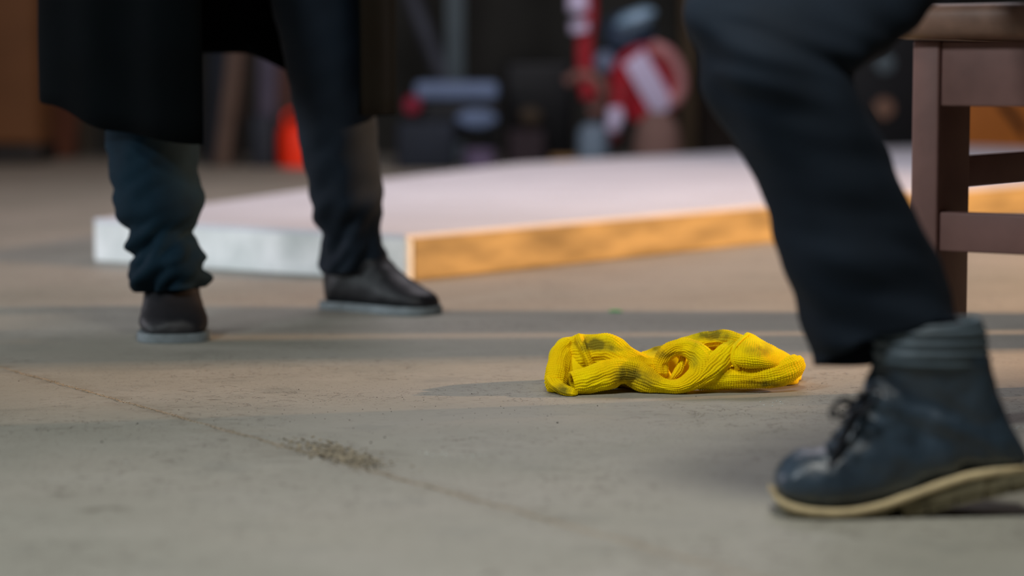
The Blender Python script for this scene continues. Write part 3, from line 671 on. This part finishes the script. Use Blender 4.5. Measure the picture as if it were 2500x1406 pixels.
for x0, t0, b0, x1, t1_, b1 in hb:
    for lo, hi, xa, xb in ((0, .62, x0 - 4, x1 + 4), (.5, 1, x0, x1)):
        ta = t0 + (b0 - t0) * lo; ba = t0 + (b0 - t0) * hi; tb = t1_ + (b1 - t1_) * lo; bb = t1_ + (b1 - t1_) * hi
        vs = []
        ww = .044 if xa < 2400 else (.042 if xa < 2465 else .033)
        if hi == 1: ww -= .002
        for s in (-1, 1):
            for (x, y) in ((xa, ta), (xb, tb), (xb, bb), (xa, ba)):
                q = P(x, y, BD - ww); vs.append(bm.verts.new((q.x, BD + s * ww, max(q.z, .001))))
        for f in ((0, 1, 2, 3), (7, 6, 5, 4), (0, 4, 5, 1), (1, 5, 6, 2), (2, 6, 7, 3), (3, 7, 4, 0)): bm.faces.new([vs[k] for k in f])
bmesh.ops.recalc_face_normals(bm, faces=bm.faces)
me = bpy.data.meshes.new('heel'); bm.to_mesh(me); bm.free(); he = link('heel', me, M['sole'], smooth=False); he.parent = boot; he['label'] = 'lugged tan rubber heel block'
# tongue / facing edge and laces
nr = BD - .046
fe = tube('facing', [P(2000, 1222, nr + .0), P(2012, 1190, nr - .003), P(2030, 1140, nr + .004), P(2052, 1085, nr + .008), P(2080, 1030, nr + .010), P(2108, 985, nr + .012), P(2132, 935, nr + .012)], [.003, .004, .005, .005, .005, .005, .0035], M['lace'], n=10, squash=.6); fe.parent = boot
for i, (ax, ay, bx, by) in enumerate(((2020, 1092, 2048, 1108), (2036, 1060, 2066, 1074), (2056, 1024, 2088, 1038), (2076, 994, 2108, 1004), (2096, 962, 2126, 968))):
    l = tube('lace', [P(ax + 6, ay - 2, BD + .01), P(ax - 2, ay + 0, BD - .012), P((ax + bx) / 2 - 4, (ay + by) / 2 - 2, nr + .006), P(bx, by, nr + .004)], .0022, M['lace'], n=8); l.parent = boot
for pts in ([(2080, 985, BD - .02), (2050, 985, BD - .03), (2028, 1000, BD - .035), (2030, 1018, BD - .035), (2052, 1012, BD - .03), (2082, 988, BD - .02)],
            [(2084, 980, BD - .02), (2060, 972, BD - .04), (2036, 990, BD - .045), (2045, 1008, BD - .045), (2072, 1000, BD - .04), (2086, 984, BD - .025)],
            [(2086, 984, BD - .02), (2078, 1010, BD - .045), (2060, 1050, BD - .052), (2050, 1090, BD - .054)],
            [(2086, 984, BD - .02), (2110, 960, BD - .045), (2140, 950, BD - .05), (2150, 965, BD - .052), (2120, 990, BD - .05), (2092, 1020, BD - .05)]):
    l = tube('lace', [P(*q) for q in pts], .0022, M['lace'], n=8); l.parent = boot
# second boot, mostly beyond the frame
o2 = shoe('boot', p2, Vector((.80, 2.83, 0)), Vector((1.07, 2.93, 0)), .29, 1.2, .1, .2, 12)
# ------------------------------------------------------------------ floor grit
def crumbs(name, spots, m, label, cat):
    bm = bmesh.new()
    for (x, y, s) in spots:
        r = bmesh.ops.create_icosphere(bm, subdivisions=1, radius=s)
        for v in r['verts']: v.co = Vector((v.co.x * random.uniform(.7, 1.4), v.co.y * random.uniform(.7, 1.4), v.co.z * random.uniform(.4, .8))) + Vector((x, y, s * .35))
    me = bpy.data.meshes.new(name); bm.to_mesh(me); bm.free(); o = link(name, me, m, smooth=False); tag(o, label, cat, kind='stuff'); return o
p0, p1_ = G(30, 905), G(1385, 1282); sp = []
def online(t, off):
    d = (p1_ - p0); n_ = Vector((-d.y, d.x, 0)).normalized(); return p0 + d * t + n_ * off
for _ in range(900):
    t = random.random(); q = online(t, random.gauss(0, .003)); sp.append((q.x, q.y, random.uniform(.0004, .0013)))
for _ in range(650):
    g_ = random.gauss(0, 58); q = G(835 + g_, 1112 + g_ * .26 + random.gauss(0, 11))
    sp.append((q.x, q.y, random.uniform(.0006, .0026) * (1 if random.random() < .8 else 1.5)))
crumbs('sawdust_crumbs', sp, M['crumb'], 'pale brown dirt crumbs gathered along the floor joint', 'dirt')
sp = []
for _ in range(230):
    cx_, cy_ = random.choice(((250, 1060), (600, 1080), (830, 1000), (1150, 1010), (700, 1100), (1000, 1060), (2150, 980), (100, 1050)))
    q = G(random.gauss(cx_, 150), max(925, random.gauss(cy_, 30))); sp.append((q.x, q.y, random.uniform(.0003, .0009) * (2 if random.random() < .06 else 1)))
for _ in range(260):
    g_ = random.gauss(0, 50); q = G(830 + g_, 1112 + g_ * .26 + random.gauss(0, 10)); sp.append((q.x, q.y, random.uniform(.0005, .0018)))
for _ in range(90):
    q = G(random.uniform(0, 2500), random.uniform(930, 1350)); sp.append((q.x, q.y, random.uniform(.0003, .001)))
crumbs('floor_grit', sp, M['darkcrumb'], 'fine dark grit scattered over the grey floor', 'grit')
sp = []
for px, py, n_ in ((1060, 1108, 14), (320, 1128, 3), (1900, 985, 16), (2485, 1045, 10), (1160, 1110, 6)):
    for _ in range(n_):
        q = G(random.gauss(px, 22), random.gauss(py, 3)); sp.append((q.x, q.y, random.uniform(.0005, .0016)))
crumbs('plaster_chips', sp, M['palecrumb'], 'tiny pale chips scattered on the grey floor', 'debris')
q = G(1503, 762)
gt = tube('tape_scrap', [(q.x - .014, q.y, .002), (q.x, q.y + .002, .003), (q.x + .013, q.y - .002, .002)], [.004, .006, .004], M['green'], n=10, squash=.4)
tag(gt, 'tiny green tape scrap on the floor behind the yellow knit', 'tape')
# ------------------------------------------------------------------ background things
def gp(px, D): return (px - 1250) / F * D
def zz(py, D): return P(1250, py, D).z
def part_box(name, px0, px1, py0, py1, D, dep, m, parent, bev=.01, z0=None, z1=None):
    za = zz(py1, D) if z0 is None else z0; zb = zz(py0, D) if z1 is None else z1
    x0, x1 = gp(px0, D), gp(px1, D)
    return boxes(name, [(((x0 + x1) / 2, D + dep / 2, (za + zb) / 2), (x1 - x0, dep, zb - za))], m, parent, None, bev)
# ochre cabinet
cb = empty('cabinet', (gp(-40, 13.3), 13.6, 0)); tag(cb, 'tall ochre wooden cabinet on dark plinth at left edge, far behind', 'cabinet')
part_box('plinth', -300, 98, 352, 400, 13.35, .5, M['black'], cb, z0=0)
part_box('cabinet_body', -300, 94, -500, 352, 13.35, .5, M['ochre'], cb)
part_box('cabinet_door', -296, 86, -496, 348, 13.31, .035, M['ochre'], cb)
# dark door-high panel beside it
o = part_box('plywood_sheet', 108, 190, -400, 395, 14.3, .08, mat('dark_brown_panel', (80, 52, 42), .8, .2, nscale=3), None, z0=0); tag(o, 'dark brown wood sheet against the back wall beside the ochre cabinet', 'sheet')
# leaning boards seen between the legs
for i, (px0, px1, lean, D, m, lab) in enumerate(((505, 545, .1, 13.2, M['darkblue'], 'dark blue board leaning far behind, leftmost between the legs'), (560, 596, .28, 13.0, M['plank'], 'grey brown plank leaning far behind, between the standing legs'),
        (604, 622, .2, 13.1, mat('dark_brown_plank', (50, 40, 36), .8, .2, nscale=5), 'thin dark brown plank leaning far behind between the legs'), (628, 672, .05, 13.3, M['plank2'], 'lavender grey board standing far behind, beside the orange jug'),
        (684, 730, -.12, 13.35, mat('reddish_plank', (84, 62, 58), .8, .2, nscale=5), 'reddish brown plank standing far behind, above the orange jug'))):
    x0, x1 = gp(px0, D), gp(px1, D); hh = 1.9
    bm = bmesh.new(); add_box(bm, (0, 0, hh / 2), (x1 - x0, .03, hh), None, .004)
    me = bpy.data.meshes.new('leaning_board'); bm.to_mesh(me); bm.free(); me.transform(Matrix.Rotation(lean * .45, 4, 'Y') @ Matrix.Rotation(-.05, 4, 'X'))
    zm = min(v.co.z for v in me.vertices); me.transform(Matrix.Translation((0, 0, -zm)))
    o = link('leaning_board', me, m); o.location = ((x0 + x1) / 2 - (.08 if lean > .15 else 0), D, 0); tag(o, lab, 'board', 'boards leaning by the back wall'); autosmooth(o, 30)
cr_ = part_box('storage_crate', 615, 668, 285, 392, 12.95, .25, M['darkblue'], None, z0=0); tag(cr_, 'dark navy crate left of the orange jug far behind', 'crate')
# orange jug
D = 12.9; jx = gp(722, D)
jug = empty('orange_jug', (jx, D + .1, 0)); tag(jug, 'bright orange plastic jug standing far behind between the standing legs', 'jug')
lathe('jug_body', [(.001, 0), (.1, 0), (.106, .02), (.106, .17), (.095, .205), (.05, .235), (.028, .245)], (jx, D + .1, .001), M['orange'], jug)
lathe('cap', [(.001, 0), (.03, 0), (.03, .03), (.001, .03)], (jx, D + .1, .246), M['black'], jug, n=24)
tube('handle', [(jx - .06, D + .1, .225), (jx - .065, D + .1, .27), (jx - .02, D + .1, .30), (jx + .04, D + .1, .285), (jx + .06, D + .1, .225)], .009, M['orange'], jug)
# steel column with diagonal brace
D = 14.0; st_ = empty('steel_post', (gp(1112, D), D, 0)); tag(st_, 'grey steel post with diagonal brace standing behind the black equipment case', 'post')
boxes('post', [((gp(1112, D), D, 1.6), (.105, .1, 3.2))], M['steel'], st_, None, .006)
tube('brace', [P(1095, 215, D - .01), P(1050, 110, D - .01), P(1000, -20, D - .01), P(920, -240, D - .01)], .05, mat('dark_steel', (70, 74, 84), .5, .4, nscale=4), st_, n=16)
boxes('base_plate', [((gp(1112, D), D, .012), (.26, .26, .024))], M['steel'], st_, None, .003)
# equipment case
D = 12.9; ec = empty('equipment_case', (gp(1125, D), D + .2, 0)); tag(ec, 'black equipment case with blue grey lid, far behind in the middle', 'case')
part_box('case_body', 1030, 1218, 247, 345, D, .4, M['black'], ec, .02)
part_box('lid', 1012, 1216, 200, 245, D - .02, .44, M['bluegrey'], ec, .03)
for px in (1050, 1195): part_box('foot', px - 14, px + 14, 345, 400, D + .1, .05, M['black'], ec, .004, z0=0)
x, z = gp(1164, D), zz(290, D)
pl = lathe('lamp_face', [(.001, 0), (.095, 0), (.10, .01), (.08, .03), (.001, .036)], (x, D, z), M['bluegrey'], ec, R=Matrix.Rotation(math.radians(90), 4, 'X') @ Matrix.Diagonal((1.1, .5, 1, 1))); pl['label'] = 'pale blue grey oval panel on the case front'
kn_ = lathe('knob', [(.001, 0), (.05, 0), (.052, .02), (.04, .05), (.001, .055)], (gp(1008, D), D, zz(257, D)), mat('crimson_plastic', (150, 28, 60), .5, .4, nscale=5), ec, R=Matrix.Rotation(math.radians(90), 4, 'X')); kn_['label'] = 'crimson knob'
tube('knob_arm', [(gp(1008, D), D + .02, zz(257, D)), (gp(1040, D), D + .05, zz(258, D))], .02, M['black'], ec)
o = part_box('storage_crate', 968, 1110, 298, 400, D - .3, .28, M['darkblue'], None, .02, z0=0); tag(o, 'dark blue low crate left of the lavender tub, before the equipment case', 'crate')
tb = lathe('storage_tub', [(.001, 0), (.075, 0), (.09, .10), (.094, .105), (.086, .105), (.07, .02), (.001, .02)], (gp(1170, 12.55), 12.6, .001), mat('lavender_plastic', (120, 108, 140), .6, .3, nscale=6), None); tag(tb, 'small lavender tub on the floor under the equipment case front', 'tub')
# dark things in the middle
o = part_box('black_chest', 1232, 1400, 150, 400, 13.6, .5, M['black'], None, .03, z0=0); tag(o, 'big black chest between the equipment case and the red machine', 'chest')
o = part_box('dark_low_box', 1240, 1330, 318, 400, 13.2, .3, mat('mauve_grey_box', (70, 60, 64), .8, .2, nscale=5), None, .02, z0=0); tag(o, 'mauve grey low box in front of the black chest', 'box')
o = lathe('beige_bundle', [(.001, -.06), (.04, -.05), (.07, 0), (.05, .05), (.001, .065)], (gp(1295, 13.3), 13.35, zz(318, 13.2) + .062), mat('beige_cloth', (96, 84, 70), .9, .2, nscale=8), None); tag(o, 'small beige cloth bundle on the mauve grey box', 'bundle')
# red machine
D = 12.7; rm = empty('red_machine', (gp(1540, D), D + .2, 0)); tag(rm, 'red and white workshop machine with round guard and upright handle', 'machine')
tube('handle_post', [P(1432, -180, D), P(1430, -60, D), P(1436, 30, D), P(1428, 100, D), P(1430, 180, D), P(1440, 240, D)], .045, M['red'], rm, n=20)
for (xa, ya, xb, yb, r) in ((1410, -60, 1412, 28, .055), (1413, 52, 1416, 78, .05)):
    q = tube('white_sleeve', [P(xa, ya, D - .03), P((xa + xb) / 2, (ya + yb) / 2, D - .03), P(xb, yb, D - .03)], r, M['white'], rm, n=20)
lathe('motor_housing', [(.001, -.14), (.08, -.13), (.13, -.06), (.14, 0), (.13, .06), (.08, .13), (.001, .14)], P(1535, 90, D + .2), mat('navy_metal', (58, 74, 96), .45, .5, metal=.3, nscale=6), rm, R=Matrix.Rotation(math.radians(90), 4, 'Y'))
lathe('motor_cover', [(.001, -.07), (.06, -.065), (.10, 0), (.09, .04), (.05, .07), (.001, .075)], P(1552, 48, D + .1), M['paleblue'], rm, R=Matrix.Rotation(math.radians(-20), 4, 'Y') @ Matrix.Diagonal((1.15, 1, .7, 1)))
lathe('round_cap', [(.001, 0), (.055, 0), (.058, .03), (.04, .05), (.001, .055)], P(1478, 152, D - .05), mat('grey_blue_cap', (110, 122, 148), .4, .4, nscale=6), rm, R=Matrix.Rotation(math.radians(90), 4, 'X'))
GR = Matrix.Rotation(math.radians(25), 4, 'Z') @ Matrix.Rotation(math.radians(90), 4, 'X')
gc = P(1572, 205, D)
lathe('round_guard', [(.001, 0), (.205, 0), (.21, .02), (.2, .05), (.001, .055)], gc, M['red'], rm, n=48, R=GR)
bm = bmesh.new(); add_box(bm, (0, 0, .062), (.14, .34, .008), Matrix.Rotation(math.radians(33), 4, 'Z'), .004)
me = bpy.data.meshes.new('guard_stripe'); bm.to_mesh(me); bm.free(); me.transform(Matrix.Translation(gc) @ GR); link('white_stripe', me, M['white'], rm)
tube('pink_rim', [P(1590, 112, D - .04), P(1632, 132, D - .03), P(1658, 175, D - .02), P(1662, 220, D), P(1640, 255, D)], .035, mat('pink_plastic', (190, 130, 130), .5, .4, nscale=5), rm)
tube('chute', [P(1522, 200, D - .08), P(1512, 260, D - .08), P(1502, 300, D - .08), P(1492, 345, D - .08)], [.06, .05, .045, .04], M['red'], rm, n=16)
tube('white_nozzle', [P(1500, 262, D - .14), P(1502, 290, D - .14), P(1494, 320, D - .14)], [.035, .045, .035], M['white'], rm, n=16)
tube('hose', [P(1385, 200, D), P(1415, 183, D - .02), P(1452, 190, D - .04), P(1474, 225, D - .04), P(1470, 260, D), P(1440, 275, D)], .028, mat('tan_hose', (140, 100, 92), .6, .3, nscale=6), rm, n=14)
o = lathe('steel_canister', [(.001, 0), (.075, 0), (.08, .01), (.08, .20), (.06, .235), (.02, .25), (.001, .25)], (gp(1448, 12.33), 12.33, .001), mat('blue_grey_steel', (112, 130, 146), .45, .4, nscale=5), None); tag(o, 'blue grey canister on the floor at the foot of the red machine', 'canister')
o = lathe('brown_sack', [(.001, 0), (.11, 0), (.13, .05), (.12, .16), (.10, .25), (.05, .30), (.001, .31)], (gp(1605, 12.3), 12.33, .001), M['brown'], None); tag(o, 'brown sack standing on the floor right of the red machine', 'sack')
for px in (1500, 1560): tube('machine_leg', [(gp(px, D), D + .2, .0), (gp(px, D), D + .2, zz(160, D))], .015, M['black'], rm)
o = part_box('wood_offcut', 1345, 1430, 382, 398, 12.4, .12, mat('tan_offcut', (150, 118, 76), .8, .2, nscale=5), None, .004, z0=.0); tag(o, 'tan wood offcut on the far floor before the black chest', 'offcut')
# behind the seated leg
o = part_box('brown_shelf_board', 1660, 1700, -300, 400, 13.5, .3, mat('olive_brown_board', (80, 68, 52), .8, .2, nscale=4), None, z0=0); tag(o, 'olive brown upright board far behind, left of the seated leg', 'board')
o = part_box('dark_wardrobe', 1705, 1900, -300, 400, 13.6, .5, mat('umber_board', (38, 32, 28), .8, .2, nscale=4), None, z0=0); tag(o, 'dark umber wardrobe far behind the seated leg', 'wardrobe')
kc = empty('black_cabinet', (gp(2150, 13.4), 13.6, 0)); tag(kc, 'black cabinet far behind, seen between the seated leg and stool', 'cabinet')
part_box('cabinet_body', 2060, 2330, -300, 400, 13.4, .5, M['black'], kc, z0=0)
q = lathe('vent', [(.001, 0), (.055, 0), (.05, .02), (.001, .025)], (gp(2156, 13.4), 13.4, zz(155, 13.4)), M['steel'], kc, R=Matrix.Rotation(math.radians(90), 4, 'X')); q['label'] = 'round blue grey vent'
q = lathe('vent', [(.001, 0), (.06, 0), (.05, .02), (.001, .025)], (gp(2156, 13.4), 13.4, zz(265, 13.4)), mat('tan_disc', (140, 108, 90), .6, .3, nscale=4), kc, R=Matrix.Rotation(math.radians(90), 4, 'X')); q['label'] = 'round tan disc'
oc = empty('orange_crate', (gp(2470, 13), 13.2, 0)); tag(oc, 'orange brown wooden crate far behind, seen under the stool apron', 'crate')
part_box('crate_body', 2352, 2660, 200, 400, 13.0, .35, M['orangewood'], oc, z0=0)
tube('strap', [P(2440, 245, 12.98), P(2475, 285, 12.98), P(2500, 325, 12.98)], .02, M['black'], oc, n=10)
# ------------------------------------------------------------------ beyond the right edge: work lamp, and unseen slats added to cast the floor's shadow bands
wlp = empty('work_lamp', (LAMP[0], LAMP[1], 0)); tag(wlp, 'work lamp on a tripod beyond the right edge', 'lamp')
for a in (0, 2.1, 4.2): tube('tripod_leg', [(LAMP[0] + .15, LAMP[1], 1.1), (LAMP[0] + .15 + .5 * math.cos(a), LAMP[1] + .5 * math.sin(a), .012)], .012, M['black'], wlp)
tube('pole', [(LAMP[0] + .15, LAMP[1], 1.05), (LAMP[0] + .15, LAMP[1], 1.62)], .014, M['black'], wlp)
boxes('lamp_housing', [((LAMP[0] + .15, LAMP[1], 1.7), (.12, .3, .22))], M['black'], wlp, None, .02)
scn = empty('shadow_slats', (2.7, 4.9, 0)); tag(scn, 'unseen wooden slats added beyond the right edge to block the work lamp in bands', 'screen')
for (a, b, t_) in ((4.700, 4.707, 2.0), (4.722, 4.866, 2.0), (4.894, 5.09, 1.1)): boxes('slat', [((2.7, (a + b) / 2, t_ / 2), (.02, b - a, t_))], M['plank'], scn, None, .001)
boxes('rail', [((2.725, 4.785, 1.9), (.02, .18, .06))], M['plank'], scn, None, .002)
boxes('foot', [((2.7, 4.895, .012), (.4, .42, .024))], M['plank'], scn, None, .002)
sc.cycles.use_denoising = True; sc.cycles.max_bounces = 8
